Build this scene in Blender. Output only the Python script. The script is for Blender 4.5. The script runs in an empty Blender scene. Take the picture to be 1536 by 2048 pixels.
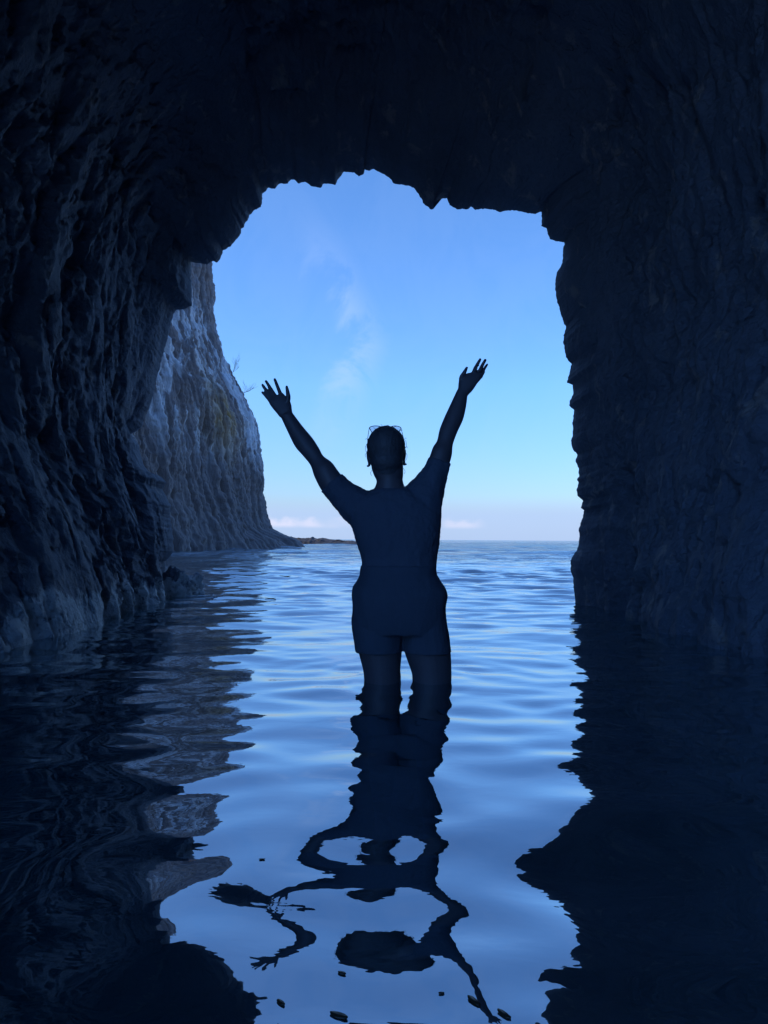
import bpy, bmesh, math, random
import numpy as np
from mathutils import Vector, Matrix

random.seed(11)
C = bpy.context.scene.collection
S = bpy.context.scene
R = math.radians

# ------------------------------------------------------------------ camera
F = 1500.0            # focal length in photo pixels (photo 1536 x 2048)
H = 0.566             # camera height above the water
PITCH = math.atan(55.0 / F)
ROLL = R(0.38)
cam_d = bpy.data.cameras.new("camera")
cam = bpy.data.objects.new("camera", cam_d); C.objects.link(cam)
cam_d.sensor_fit = 'VERTICAL'; cam_d.sensor_height = 36.0
cam_d.lens = 36.0 * F / 2048.0
cam_d.clip_start = 0.02; cam_d.clip_end = 20000.0
cam.location = (0, 0, H)
cam_rot = Matrix.Rotation(R(90) + PITCH, 3, 'X') @ Matrix.Rotation(ROLL, 3, 'Z')
cam.rotation_euler = cam_rot.to_euler()
S.camera = cam
CM = np.array(cam_rot)

def at(px, py, y):
    """photo pixel + distance along +y -> world point"""
    d = CM @ np.array([(px - 768.0) / F, (1024.0 - py) / F, -1.0])
    return Vector((d[0] * y / d[1], y, H + d[2] * y / d[1]))

# ------------------------------------------------------------------ helpers
def tag(o, label=None, cat=None, group=None, kind=None):
    if label: o["label"] = label
    if cat: o["category"] = cat
    if group: o["group"] = group
    if kind: o["kind"] = kind
    return o

def empty(name, loc):
    o = bpy.data.objects.new(name, None); C.objects.link(o); o.location = loc
    o.empty_display_size = 0.1
    return o

def link(name, me, mat, parent=None, smooth=True):
    o = bpy.data.objects.new(name, me); C.objects.link(o)
    if mat: me.materials.append(mat)
    if smooth and len(me.polygons):
        me.polygons.foreach_set("use_smooth", [True] * len(me.polygons))
    if parent:
        o.parent = parent
        o.matrix_parent_inverse = Matrix.Translation(-Vector(parent.location))
    return o

def grid_mesh(name, P, flip=False):
    """P: (nv, nu, 3) array -> quad grid mesh"""
    nv, nu = P.shape[:2]
    me = bpy.data.meshes.new(name)
    idx = np.arange(nv * nu).reshape(nv, nu)
    a, b, c, d = idx[:-1, :-1], idx[:-1, 1:], idx[1:, 1:], idx[1:, :-1]
    q = np.stack([a, d, c, b] if flip else [a, b, c, d], -1).reshape(-1, 4)
    me.vertices.add(nv * nu); me.vertices.foreach_set("co", P.reshape(-1).astype(np.float32))
    n = len(q)
    me.loops.add(n * 4); me.loops.foreach_set("vertex_index", q.reshape(-1).astype(np.int32))
    me.polygons.add(n); me.polygons.foreach_set("loop_start", (np.arange(n) * 4).astype(np.int32))
    me.update(calc_edges=True)
    return me

# gradient noise -----------------------------------------------------------
_rng = np.random.RandomState(5)
_perm = np.concatenate([_rng.permutation(256)] * 3)
_g = _rng.normal(size=(256, 3)); _g /= np.linalg.norm(_g, axis=1)[:, None]
def noise(x, y, z):
    x, y, z = np.broadcast_arrays(np.asarray(x, float), np.asarray(y, float), np.asarray(z, float))
    xi, yi, zi = np.floor(x).astype(int), np.floor(y).astype(int), np.floor(z).astype(int)
    xf, yf, zf = x - xi, y - yi, z - zi
    u, v, w = [t * t * t * (t * (t * 6 - 15) + 10) for t in (xf, yf, zf)]
    out = 0
    for dx in (0, 1):
        for dy in (0, 1):
            for dz in (0, 1):
                h = _perm[_perm[_perm[(xi + dx) & 255] + ((yi + dy) & 255)] + ((zi + dz) & 255)]
                g = _g[h]
                dot = g[..., 0] * (xf - dx) + g[..., 1] * (yf - dy) + g[..., 2] * (zf - dz)
                out = out + dot * (u if dx else 1 - u) * (v if dy else 1 - v) * (w if dz else 1 - w)
    return out * 1.5
def fbm(x, y, z, o=4, gain=0.5):
    s, a = 0, 1.0
    for i in range(o):
        s = s + a * noise(x * 2 ** i + 17.3 * i, y * 2 ** i + 5.1 * i, z * 2 ** i + 9.7 * i); a *= gain
    return s
def ridge(x, y, z, o=3, gain=0.5):
    s, a = 0, 1.0
    for i in range(o):
        s = s + a * (1 - 2 * np.abs(noise(x * 2 ** i + 31.3 * i, y * 2 ** i + 3.1 * i, z * 2 ** i + 7.7 * i))); a *= gain
    return s
def sstep(a, b, x):
    t = np.clip((x - a) / (b - a), 0, 1); return t * t * (3 - 2 * t)

# ------------------------------------------------------------------ materials
def new_mat(name):
    m = bpy.data.materials.new(name); m.use_nodes = True
    nt = m.node_tree
    for n in list(nt.nodes): nt.nodes.remove(n)
    return m, nt
def nd(nt, typ, **kw):
    n = nt.nodes.new(typ)
    for k, v in kw.items():
        if k.startswith("i_"):
            key = k[2:].replace("_", " ")
            n.inputs[int(key) if key.isdigit() else key].default_value = v
        else: setattr(n, k, v)
    return n
def mathn(nt, op, a, b=None, clamp=False):
    n = nt.nodes.new("ShaderNodeMath"); n.operation = op; n.use_clamp = clamp
    for i, v in enumerate((a, b)):
        if v is None: continue
        if isinstance(v, (int, float)): n.inputs[i].default_value = v
        else: nt.links.new(v, n.inputs[i])
    return n.outputs[0]
def mapr(nt, v, a, b, c=0.0, d=1.0, smooth=True):
    n = nt.nodes.new("ShaderNodeMapRange"); n.interpolation_type = 'SMOOTHSTEP' if smooth else 'LINEAR'
    nt.links.new(v, n.inputs[0])
    for i, x in zip((1, 2, 3, 4), (a, b, c, d)): n.inputs[i].default_value = x
    return n.outputs[0]
def mixc(nt, f, a, b):
    n = nt.nodes.new("ShaderNodeMix"); n.data_type = 'RGBA'
    if isinstance(f, (int, float)): n.inputs[0].default_value = f
    else: nt.links.new(f, n.inputs[0])
    for i, v in ((6, a), (7, b)):
        if isinstance(v, tuple): n.inputs[i].default_value = (*v, 1)
        else: nt.links.new(v, n.inputs[i])
    return n.outputs[2]
def noisetex(nt, vec, scale, detail=4.0, rough=0.55, stretch=None, dist=0.0):
    if stretch:
        mp = nd(nt, "ShaderNodeMapping"); nt.links.new(vec, mp.inputs[0]); mp.inputs["Scale"].default_value = stretch
        vec = mp.outputs[0]
    n = nd(nt, "ShaderNodeTexNoise"); n.inputs["Scale"].default_value = scale
    n.inputs["Detail"].default_value = detail; n.inputs["Roughness"].default_value = rough
    n.inputs["Distortion"].default_value = dist
    nt.links.new(vec, n.inputs["Vector"]); return n.outputs["Fac"]

def simple_mat(name, col, rough=0.6, col2=None, scale=30, bump=0.0, metal=0.0):
    m, nt = new_mat(name)
    out = nd(nt, "ShaderNodeOutputMaterial"); p = nd(nt, "ShaderNodeBsdfPrincipled")
    nt.links.new(p.outputs[0], out.inputs[0])
    p.inputs["Roughness"].default_value = rough; p.inputs["Metallic"].default_value = metal
    g = nd(nt, "ShaderNodeNewGeometry")
    f = noisetex(nt, g.outputs["Position"], scale)
    c = mixc(nt, f, col, col2 or tuple(x * 0.7 for x in col))
    nt.links.new(c, p.inputs["Base Color"])
    if bump:
        b = nd(nt, "ShaderNodeBump"); b.inputs["Strength"].default_value = bump; b.inputs["Distance"].default_value = 0.01
        nt.links.new(f, b.inputs["Height"]); nt.links.new(b.outputs[0], p.inputs["Normal"])
    return m

def rock_mat(name, dark, mid, pale, pale_z=None, tide=True, fine=9.0, vstretch=0.35, bump_d=0.05, ochre=None, pale_amt=(0.56, 0.68), wet=0.0):
    m, nt = new_mat(name)
    out = nd(nt, "ShaderNodeOutputMaterial"); p = nd(nt, "ShaderNodeBsdfPrincipled")
    nt.links.new(p.outputs[0], out.inputs[0]); p.inputs["Roughness"].default_value = 0.8
    p.inputs["Specular IOR Level"].default_value = 0.3
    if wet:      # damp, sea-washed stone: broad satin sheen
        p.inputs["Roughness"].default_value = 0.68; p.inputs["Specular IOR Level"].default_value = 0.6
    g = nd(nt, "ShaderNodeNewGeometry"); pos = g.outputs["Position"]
    sx = nd(nt, "ShaderNodeSeparateXYZ"); nt.links.new(pos, sx.inputs[0]); z = sx.outputs[2]
    n1 = noisetex(nt, pos, 1.2 * fine / 9, 6, 0.6, (1, 1, vstretch), 0.6)
    n2 = noisetex(nt, pos, fine, 8, 0.65, (1, 1, vstretch * 1.4), 0.3)
    n3 = noisetex(nt, pos, fine * 0.42, 6, 0.6, (1, 1, vstretch), 1.0)
    col = mixc(nt, mapr(nt, n1, 0.35, 0.65), dark, mid)
    col = mixc(nt, mapr(nt, n2, 0.3, 0.75), col, mixc(nt, 0.5, dark, mid))
    pf = mapr(nt, n3, *pale_amt)
    pf = mathn(nt, 'MULTIPLY', pf, mapr(nt, n2, 0.38, 0.52))
    if pale_z:
        a, b, c, d = pale_z
        pf = mathn(nt, 'MULTIPLY', pf, mapr(nt, z, a, b))
        if c: pf = mathn(nt, 'MULTIPLY', pf, mapr(nt, z, c, d, 1.0, 0.12))
    col = mixc(nt, pf, col, pale)
    if ochre:
        (ox, oz, rr, oc) = ochre
        dz = mathn(nt, 'MULTIPLY', mathn(nt, 'SUBTRACT', z, oz), 0.5)
        dy = mathn(nt, 'SUBTRACT', sx.outputs[1], ox)
        dd = mathn(nt, 'SQRT', mathn(nt, 'ADD', mathn(nt, 'MULTIPLY', dz, dz), mathn(nt, 'MULTIPLY', dy, mathn(nt, 'MULTIPLY', dy, 0.16))))
        of = mathn(nt, 'MULTIPLY', mapr(nt, dd, 0.0, rr, 1.0, 0.0), mapr(nt, n3, 0.35, 0.6))
        col = mixc(nt, of, col, oc)
    if tide:   # pale crust of salt and barnacles just above the waterline
        n4 = noisetex(nt, pos, 3.0, 6, 0.7, (1, 1, 0.15))
        n5 = noisetex(nt, pos, 14.0, 4, 0.6)
        hgt = mathn(nt, 'MULTIPLY', mapr(nt, n4, 0.30, 0.62, 0.03, 0.17), mapr(nt, sx.outputs[0], -1.0, 1.0, 1.7, -0.25))
        tf = mapr(nt, mathn(nt, 'SUBTRACT', hgt, z), -0.02, 0.04)
        tf = mathn(nt, 'MULTIPLY', tf, mapr(nt, n5, 0.30, 0.48))
        col = mixc(nt, tf, col, (0.84, 0.84, 0.82))
    nt.links.new(col, p.inputs["Base Color"])
    n6 = noisetex(nt, pos, fine * 3.2, 8, 0.7)
    hb = mathn(nt, 'ADD', mathn(nt, 'ADD', mathn(nt, 'MULTIPLY', n2, 0.6), mathn(nt, 'MULTIPLY', n3, 0.6)), mathn(nt, 'MULTIPLY', n6, 0.35 if wet else 0.12))
    b = nd(nt, "ShaderNodeBump"); b.inputs["Strength"].default_value = 0.9; b.inputs["Distance"].default_value = bump_d
    nt.links.new(hb, b.inputs["Height"]); nt.links.new(b.outputs[0], p.inputs["Normal"])
    return m

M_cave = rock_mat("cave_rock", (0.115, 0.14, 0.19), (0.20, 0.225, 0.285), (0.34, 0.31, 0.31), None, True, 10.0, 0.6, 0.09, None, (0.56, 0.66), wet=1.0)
M_cliff = rock_mat("cliff_rock", (0.19, 0.15, 0.13), (0.34, 0.275, 0.24), (0.76, 0.73, 0.69), (3.5, 7.0, 12.5, 16.0), False, 2.0, 0.22, 0.30,
                   (40.5, 7.3, 1.8, (0.46, 0.27, 0.09)), (0.45, 0.53))
M_boulder = rock_mat("boulder_rock", (0.07, 0.06, 0.06), (0.14, 0.12, 0.11), (0.2, 0.18, 0.16), None, True, 12.0, 0.8, 0.03)
M_reef = rock_mat("reef_rock", (0.03, 0.03, 0.033), (0.06, 0.058, 0.062), (0.09, 0.085, 0.088), None, False, 2.0, 0.7, 0.1)
M_bed = simple_mat("seabed_sand", (0.36, 0.29, 0.20), 0.9, (0.15, 0.12, 0.09), 4, 0.4)
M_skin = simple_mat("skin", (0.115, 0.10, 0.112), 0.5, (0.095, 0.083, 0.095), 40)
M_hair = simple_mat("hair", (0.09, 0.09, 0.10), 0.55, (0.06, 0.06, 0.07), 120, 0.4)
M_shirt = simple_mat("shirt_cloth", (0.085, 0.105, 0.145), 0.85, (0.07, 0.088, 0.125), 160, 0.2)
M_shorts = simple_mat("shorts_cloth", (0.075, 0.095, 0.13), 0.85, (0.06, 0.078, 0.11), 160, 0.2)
M_metal = simple_mat("dark_metal", (0.05, 0.05, 0.055), 0.35, None, 30, 0, 0.6)
M_pearl = simple_mat("earring_stone", (0.25, 0.24, 0.24), 0.3)
M_leaf = simple_mat("wet_leaf", (0.035, 0.03, 0.018), 0.4, (0.02, 0.02, 0.012), 60)
M_twig = simple_mat("dry_twig", (0.16, 0.12, 0.09), 0.9)
M_foam = simple_mat("sea_foam", (0.75, 0.78, 0.8), 0.7, (0.6, 0.63, 0.66), 40)

m, nt = new_mat("lens_glass")
out = nd(nt, "ShaderNodeOutputMaterial"); mx = nd(nt, "ShaderNodeMixShader"); mx.inputs[0].default_value = 0.08
tr = nd(nt, "ShaderNodeBsdfTransparent"); tr.inputs[0].default_value = (0.86, 0.88, 0.92, 1)
gl = nd(nt, "ShaderNodeBsdfGlossy"); gl.inputs["Roughness"].default_value = 0.02
nt.links.new(tr.outputs[0], mx.inputs[1]); nt.links.new(gl.outputs[0], mx.inputs[2]); nt.links.new(mx.outputs[0], out.inputs[0])
M_lens = m

# water
WATER_IOR = 2.1
m, nt = new_mat("sea_water")
out = nd(nt, "ShaderNodeOutputMaterial"); mx = nd(nt, "ShaderNodeMixShader"); mb = nd(nt, "ShaderNodeMixShader")
gl = nd(nt, "ShaderNodeBsdfGlossy"); gl.inputs["Roughness"].default_value = 0.012
gl.inputs[0].default_value = (0.93, 0.97, 1.0, 1)
df = nd(nt, "ShaderNodeBsdfDiffuse"); df.inputs[0].default_value = (0.006, 0.19, 0.27, 1)
tr = nd(nt, "ShaderNodeBsdfTransparent"); tr.inputs[0].default_value = (0.62, 0.62, 0.52, 1)
fr = nd(nt, "ShaderNodeFresnel"); fr.inputs[0].default_value = WATER_IOR
mb.inputs[0].default_value = 0.7
g = nd(nt, "ShaderNodeNewGeometry"); sx = nd(nt, "ShaderNodeSeparateXYZ"); nt.links.new(g.outputs["Position"], sx.inputs[0])
nfar = noisetex(nt, g.outputs["Position"], 0.75, 6, 0.62, (0.6, 1.0, 1.0), 0.3)
nmid = noisetex(nt, g.outputs["Position"], 3.0, 3, 0.5, (0.5, 1.0, 1.0), 0.4)
bm1 = nd(nt, "ShaderNodeBump"); bm1.inputs["Distance"].default_value = 1.1
nt.links.new(nfar, bm1.inputs["Height"]); nt.links.new(mapr(nt, sx.outputs[1], 9.0, 40.0, 0.0, 1.0), bm1.inputs["Strength"])
bm2 = nd(nt, "ShaderNodeBump"); bm2.inputs["Distance"].default_value = 0.03
nt.links.new(nmid, bm2.inputs["Height"]); nt.links.new(mapr(nt, sx.outputs[1], 3.2, 9.0, 0.0, 0.7), bm2.inputs["Strength"])
nt.links.new(bm1.outputs[0], bm2.inputs["Normal"])
nfin = noisetex(nt, g.outputs["Position"], 11.0, 3, 0.55, (0.6, 1.0, 1.0), 0.5)
bm3 = nd(nt, "ShaderNodeBump"); bm3.inputs["Distance"].default_value = 0.0045; nt.links.new(mapr(nt, sx.outputs[1], 1.5, 4.0, 0.12, 0.42), bm3.inputs["Strength"])
nt.links.new(nfin, bm3.inputs["Height"]); nt.links.new(bm2.outputs[0], bm3.inputs["Normal"])
for s_ in (gl, fr, df): nt.links.new(bm3.outputs[0], s_.inputs["Normal"])
nt.links.new(df.outputs[0], mb.inputs[1]); nt.links.new(tr.outputs[0], mb.inputs[2])
fx_ = mathn(nt, 'ADD', mathn(nt, 'MULTIPLY', fr.outputs[0], 0.62), 0.38)
nt.links.new(fx_, mx.inputs[0]); nt.links.new(mb.outputs[0], mx.inputs[1]); nt.links.new(gl.outputs[0], mx.inputs[2])
nt.links.new(mx.outputs[0], out.inputs[0])
M_water = m

# ------------------------------------------------------------------ cave
RIM = [(331,1190),(329,1150),(332,1123),(347,1103),(346,1073),(340,1035),(342,1011),(325,978),(333,964),(324,954),(299,948),(286,928),
(277,890),(262,868),(283,857),(299,814),(305,795),(313,761),(321,726),(332,688),(339,661),(346,630),(352,620),(369,619),(384,611),(384,584),
(382,553),(383,523),(390,526),(417,528),(425,523),(435,526),(441,516),(447,500),(461,493),(474,476),(482,466),(482,458),(487,455),(490,445),
(496,441),(500,429),(512,418),(522,414),(525,403),(524,388),(537,376),(550,377),(560,367),(576,367),(581,359),(589,359),(597,367),(610,364),
(623,372),(641,376),(646,368),(659,367),(670,371),(677,356),(688,343),(708,345),(718,352),(728,348.5),(729,339),(737,341),(748,338),(761,346),
(779,355),(789,369),(815,371),(828,376),(838,390),(847,407),(861,419),(866,419),(867,407),(880,398),(894,396),(900,411),(914,419),(937,418),
(942,413),(951,420),(963,417),(984,419),(1000,424),(1026,420),(1047,425),(1071,429),(1079,423),(1083,424),(1083,453),(1093,457),(1095,468),
(1100,478),(1110,482),(1129,485),(1126,500),(1125,526),(1113,547),(1110,567),(1112,593),(1120,621),(1127,642),(1132,655),(1127,671),(1127,683),
(1131,714),(1143,727),(1137,753),(1134,765),(1146,772),(1147,788),(1139,802),(1138,811),(1148,820),(1145,845),(1145,874),(1142,882),(1145,898),
(1154,909),(1151,923),(1157,935),(1158,952),(1154,960),(1157,966),(1153,982),(1155,993),(1166,1002),(1161,1015),(1169,1021),(1162,1046),
(1157,1058),(1159,1067),(1158,1081),(1154,1101),(1141,1120),(1141,1144),(1146,1155),(1148,1179),(1150,1203)]
RIM = np.array(RIM, float)
seg = np.r_[0, np.cumsum(np.hypot(*np.diff(RIM, axis=0).T))]
NU = 1240
tt = np.linspace(0, 1, NU - 60)
px = np.interp(tt * seg[-1], seg, RIM[:, 0]); py = np.interp(tt * seg[-1], seg, RIM[:, 1])
# fine jaggedness of the broken rock edge, 1-3 px
jx = fbm(px / 7, py / 7, 0.3, 2) * 1.6; jy = fbm(px / 7, py / 7, 5.7, 2) * 1.6
Dr = 7.55 + (6.85 - 7.55) * sstep(420, 1080, px)
rim = np.array([at(a, b, d) for a, b, d in zip(px + jx, py + jy, Dr)])
dn_l = np.array([[rim[0, 0], rim[0, 1], z] for z in np.linspace(-1.3, rim[0, 2], 31)[:-1]])
dn_r = np.array([[rim[-1, 0], rim[-1, 1], z] for z in np.linspace(rim[-1, 2], -1.3, 31)[1:]])
rim = np.vstack([dn_l, rim, dn_r])
# smooth inner section, in the same arc-length parameter
base = np.array([(-1.93, -1.3), (-1.93, 0), (-2.12, .7), (-2.38, 1.4), (-2.42, 2.2), (-2.36, 3.0), (-2.1, 3.8), (-1.6, 4.5), (-0.9, 4.95), (0, 5.05),
                 (.9, 4.85), (1.55, 4.3), (1.95, 3.5), (2.08, 2.6), (2.05, 1.7), (1.93, .9), (1.78, 0), (1.76, -1.3)])
sb = np.r_[0, np.cumsum(np.hypot(*np.diff(base, axis=0).T))]
zr = rim[:, 2]
sr = np.r_[0, np.cumsum(np.hypot(np.diff(rim[:, 0]), np.diff(rim[:, 2])))]
# blend arc fraction so that water lines agree
uf = sr / sr[-1]
def cr(xs, ys, x):   # smooth interpolation
    xs = np.asarray(xs); ys = np.asarray(ys)
    mslope = np.gradient(ys, xs)
    i = np.clip(np.searchsorted(xs, x) - 1, 0, len(xs) - 2)
    h = xs[i + 1] - xs[i]; t = (x - xs[i]) / h
    return ((2*t**3-3*t**2+1)*ys[i] + (t**3-2*t**2+t)*h*mslope[i] + (-2*t**3+3*t**2)*ys[i+1] + (t**3-t**2)*h*mslope[i+1])
uu = np.interp(uf, [0, uf[30], uf[-31], 1], [0, sb[1] / sb[-1], sb[-2] / sb[-1], 1]) * sb[-1]
bx, bz = cr(sb, base[:, 0], uu), cr(sb, base[:, 1], uu)
tx, tz = np.gradient(bx), np.gradient(bz); tl = np.hypot(tx, tz) + 1e-9
nx, nz = -tz / tl, tx / tl          # outward normal of the section (left wall -> -x)
nx = nx * np.sign(-1.0); nz = nz * 1.0
# make sure it points outward
if nx[len(nx)//6] > 0: nx, nz = -nx, -nz
nz = np.where(np.abs(bx) < 1.2, np.abs(nz), nz)
# cross sections from behind the viewer to the mouth
vy = np.r_[np.linspace(0, 0.34, 10)[:-1], np.linspace(0.34, 0.84, 300)[:-1], np.linspace(0.84, 1.0, 100)]   # 0 back .. 1 rim
rows = []
for t in vy:
    yy = -4.6 + (rim[:, 1] + 4.6) * t
    left = bx < 0
    w = sstep(0.0, 1.25, rim[:, 1] - yy)                  # 0 at the rim
    wj = sstep(0.0, 0.35, rim[:, 1] - yy)
    X = rim[:, 0] * (1 - w) + bx * w; Z = rim[:, 2] * (1 - w) + bz * w
    big = fbm(X * .55 + 3, yy * .55, Z * .4, 3) * 0.42
    wob = 0.22 * fbm(X * .8, yy * .8, Z * .7, 3)
    drape = ridge(X * 1.1 + 0.3 * Z, (yy + wob) * 1.9, Z * 0.40, 3, 0.55)
    flake = ridge(X * 3.0, (yy + wob) * 4.2, Z * 1.5 + 3, 4, 0.6)
    med = fbm(X * 2.6, yy * 2.6, Z * 2.0 + 4, 5, 0.6)
    fine_ = ridge(X * 6.5, (yy + wob) * 8.0, Z * 4.5, 4, 0.6)
    lump = np.abs(noise(X * 1.7 + 8, yy * 1.7, Z * 1.3)) * 0.28
    blk = noise(np.floor(yy * 3.1 + 1.2 * noise(Z * 1.1, yy * .6, 1.)) * 3.7 + .5, np.floor(Z * 1.3 + 1.5 * noise(yy * 1.3, Z * .4, 5.)) * 5.3 + .5, 0.5 + np.floor(X * 1.1) * 2.3)
    amp = np.where(left, 1.0, 0.7)
    disp = big * 0.5 + amp * (-0.10 * drape - 0.06 * flake + 0.10 * med + 0.07 * blk - 0.028 * fine_) + 0.15 + lump * 0.6
    disp = -0.13 + 0.10 * np.log1p(np.exp(np.clip((disp + 0.10) / 0.10, -30, 30)))
    disp = disp * np.minimum(w * 1.0 + 0.22 * wj, 1.0)
    X = X + nx * disp; Z = Z + nz * disp
    X = X - 2.2 * (1 - sstep(-4.6, -0.6, yy))  # invented bend left behind the viewer, steers fill light to the right wall
    kb = 1 + 0.95 * (1 - sstep(-4.6, -0.8, yy)); X = X * kb; Z = np.where(Z > 0, Z * kb, Z)  # inner end flared so that more fill light enters
    rows.append(np.stack([X, yy + 0.08 * w * med, Z], 1))
# inner end left open: invented gap behind the viewer, lets in fill light
ce = np.array([-2.8, -6.2, 2.0])
r0 = rows[0]
open_end = [r0 * (1 - k) + ce * k for k in (0.10, 0.05)]
# outside: lip, sea face of the headland, top, open at the back
G = np.stack([np.interp(uf, [0, .25, .42, .58, .75, 1], [-46, -46, -30, 30, 52, 52]), np.full(NU, 9.0),
              np.interp(uf, [0, .08, .25, .42, .58, .75, .92, 1], [-1.3, 4, 30, 40, 40, 30, 4, -1.3])], 1)
outr = []
for k, e in enumerate([0.0015, 0.004, 0.009, 0.018, 0.03, 0.05, 0.08, 0.12, 0.18, 0.26, 0.36, 0.5, 0.7, 1.0]):
    q = rim * (1 - e) + G * e
    q[:, 1] = rim[:, 1] + 0.25 * min(1, e / 0.02) + (0.9 * fbm(q[:, 0] * .35, q[:, 2] * .25, 2.0, 4)) * sstep(0.02, 0.2, e) + 1.0 * e
    outr.append(q)
for k, yb in enumerate((2, -12, -30)):
    q = G.copy(); q[:, 1] = yb; outr.append(q)
P = np.stack(open_end + rows + outr, 0)
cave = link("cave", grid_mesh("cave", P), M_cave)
tag(cave, "dark rock sea cave arching over the water and framing the bright opening", "cave", None, "structure")

# ------------------------------------------------------------------ sea cliff outside
edge = np.array([(400, 380), (418, 450), (430, 525), (434, 590), (443, 640), (454, 690), (470, 745), (490, 788), (508, 825), (520, 870), (526, 930), (533, 990), (541, 1035), (550, 1058), (575, 1070), (600, 1080), (618, 1098)], float)
DC = 46.0
ex = np.array([at(a, b, DC) for a, b in edge])
NZ = 420
zz = np.linspace(-1.0, 20.5, NZ)
xs = np.interp(zz, ex[::-1, 2], ex[::-1, 0])
xs = np.where(zz < ex[-1, 2], ex[-1, 0] + (ex[-1, 2] - zz) * 0.3, xs)
sf = np.r_[np.linspace(-40, -22, 60)[:-1], np.linspace(-22, 0, 420)[:-1], np.linspace(0, 6, 80)[:-1], np.linspace(6, 60, 30)]   # along the cliff, 0 = corner
SS, ZZ = np.meshgrid(sf, zz)
XS = np.repeat(xs[:, None], len(sf), 1)
ang = np.clip(SS / 3.0, 0, 1)
fx = np.where(SS < 0, 0.16 * SS, -0.9 * SS * np.minimum(1, SS / 6 + 0.35)); fy = np.where(SS < 0, SS, 0.5 * np.minimum(SS, 3) + 0.25 * SS + 0.6 * np.maximum(SS - 3, 0))
nxx = np.where(SS < 0, 0.97, 0.97 - 0.4 * ang); nyy = np.where(SS < 0, -0.2, -0.2 + 1.0 * ang)
# leaning columns of weathered rock
sw = SS * 1.0 + 0.28 * fbm(SS * .25, ZZ * .22, 1.0, 3) + ZZ * 0.05
colm = np.abs(((sw / 0.85 + 0.25 * noise(SS * .4, ZZ * .12, 3.0)) % 1.0) - 0.5) * 2          # 1 at the joints
col2 = np.abs(((sw / 0.37 + 0.3 * noise(SS * .8, ZZ * .2, 6.0)) % 1.0) - 0.5) * 2
disp = -0.50 * colm ** 3 - 0.20 * col2 ** 2 + 0.55 * fbm(SS * .22, ZZ * .12, 4.2, 3) + 0.22 * fbm(SS * 1.3, ZZ * .3, 7.7, 4, .6) + 0.12 * fbm(SS * 1.0, ZZ * 1.3, 2.7, 5, .65)
broken = np.floor(ZZ / 0.55 + 1.3 * noise(np.floor(sw / 0.42) * 3.3, ZZ * 0.1, 2.0))
disp = disp - 0.10 * ridge(SS * 1.1, ZZ * .35 + SS * .3, 3.3, 4, .6) + 0.06 * fbm(SS * 4, ZZ * 2, 2.2, 3, .6)
disp = disp + 0.07 * noise(broken * 7.1, np.floor(sw / 0.42) * 5.3, 0.5)
keep = np.where(np.abs(SS) < 1.2, 0.8, 1.0)
apron = np.maximum(XS - np.interp(ZZ, [-1, 0, 1.2, 3.0, 21], [-6.0, -6.4, -6.75, -6.95, -40]), 0) * (1 - sstep(-10.0, -0.5, SS)) * (ZZ < 3)
XS = XS - apron
PX = XS + fx + nxx * disp * keep; PY = DC + fy + nyy * disp * keep
cliff = link("cliff", grid_mesh("cliff", np.stack([PX, PY, ZZ], -1)), M_cliff)
tag(cliff, "tall grey columnar sea cliff with pale lichen streaks rising beyond the cave mouth", "cliff", None, "structure")

# added unseen rock right of the mouth, blocks sky light off the left wall
sy = np.linspace(6.6, 17, 130); hz = np.linspace(-1.2, 7.0, 90)
SY, HZ = np.meshgrid(sy, hz)
HX_ = 2.75 + 0.33 * (SY - 6.6) + 0.05 * np.maximum(HZ, 0) + 0.012 * np.maximum(SY - 13, 0) ** 3 + 0.5 * np.abs(fbm(SY * .5, HZ * .35, 9.0, 4)) + 0.10 * np.abs(noise(SY * 2, HZ * .5, 1.0)) + 0.9 * np.maximum(HZ - 5.0, 0) ** 1.5
HX_ = np.concatenate([HX_, HX_[-1:] + 14.0], 0); SY = np.concatenate([SY, SY[-1:]], 0); HZ = np.concatenate([HZ, HZ[-1:] + 1.0], 0)
hd = link("added_headland", grid_mesh("added_headland", np.stack([HX_, SY, HZ], -1), True), M_reef)
tag(hd, "low dark rock added out of view beside the cave mouth to block sky light from the left wall", "added_headland", None, "structure")

# low rocky spit running out from the cliff foot
def rock_bm(rx, ry, rz, seed, sub=4, rough=0.35, freq=1.6):
    bm = bmesh.new(); bmesh.ops.create_icosphere(bm, subdivisions=sub, radius=1.0)
    co = np.array([v.co for v in bm.verts])
    n1 = fbm(co[:, 0] * freq + seed, co[:, 1] * freq, co[:, 2] * freq, 4, .55)
    n2 = ridge(co[:, 0] * freq * 1.3 + seed * 2, co[:, 1] * freq * 1.3 + 4, co[:, 2] * freq * 1.3, 2)
    s_ = 1 + rough * n1 + 0.18 * (n2 - .6)
    for v, k in zip(bm.verts, s_): v.co = Vector((v.co.x * rx * k, v.co.y * ry * k, v.co.z * rz * k))
    return bm
def bm_obj(name, bm, mat, parent=None, smooth=True):
    me = bpy.data.meshes.new(name); bm.normal_update(); bm.to_mesh(me); bm.free()
    return link(name, me, mat, parent, smooth)

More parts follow.
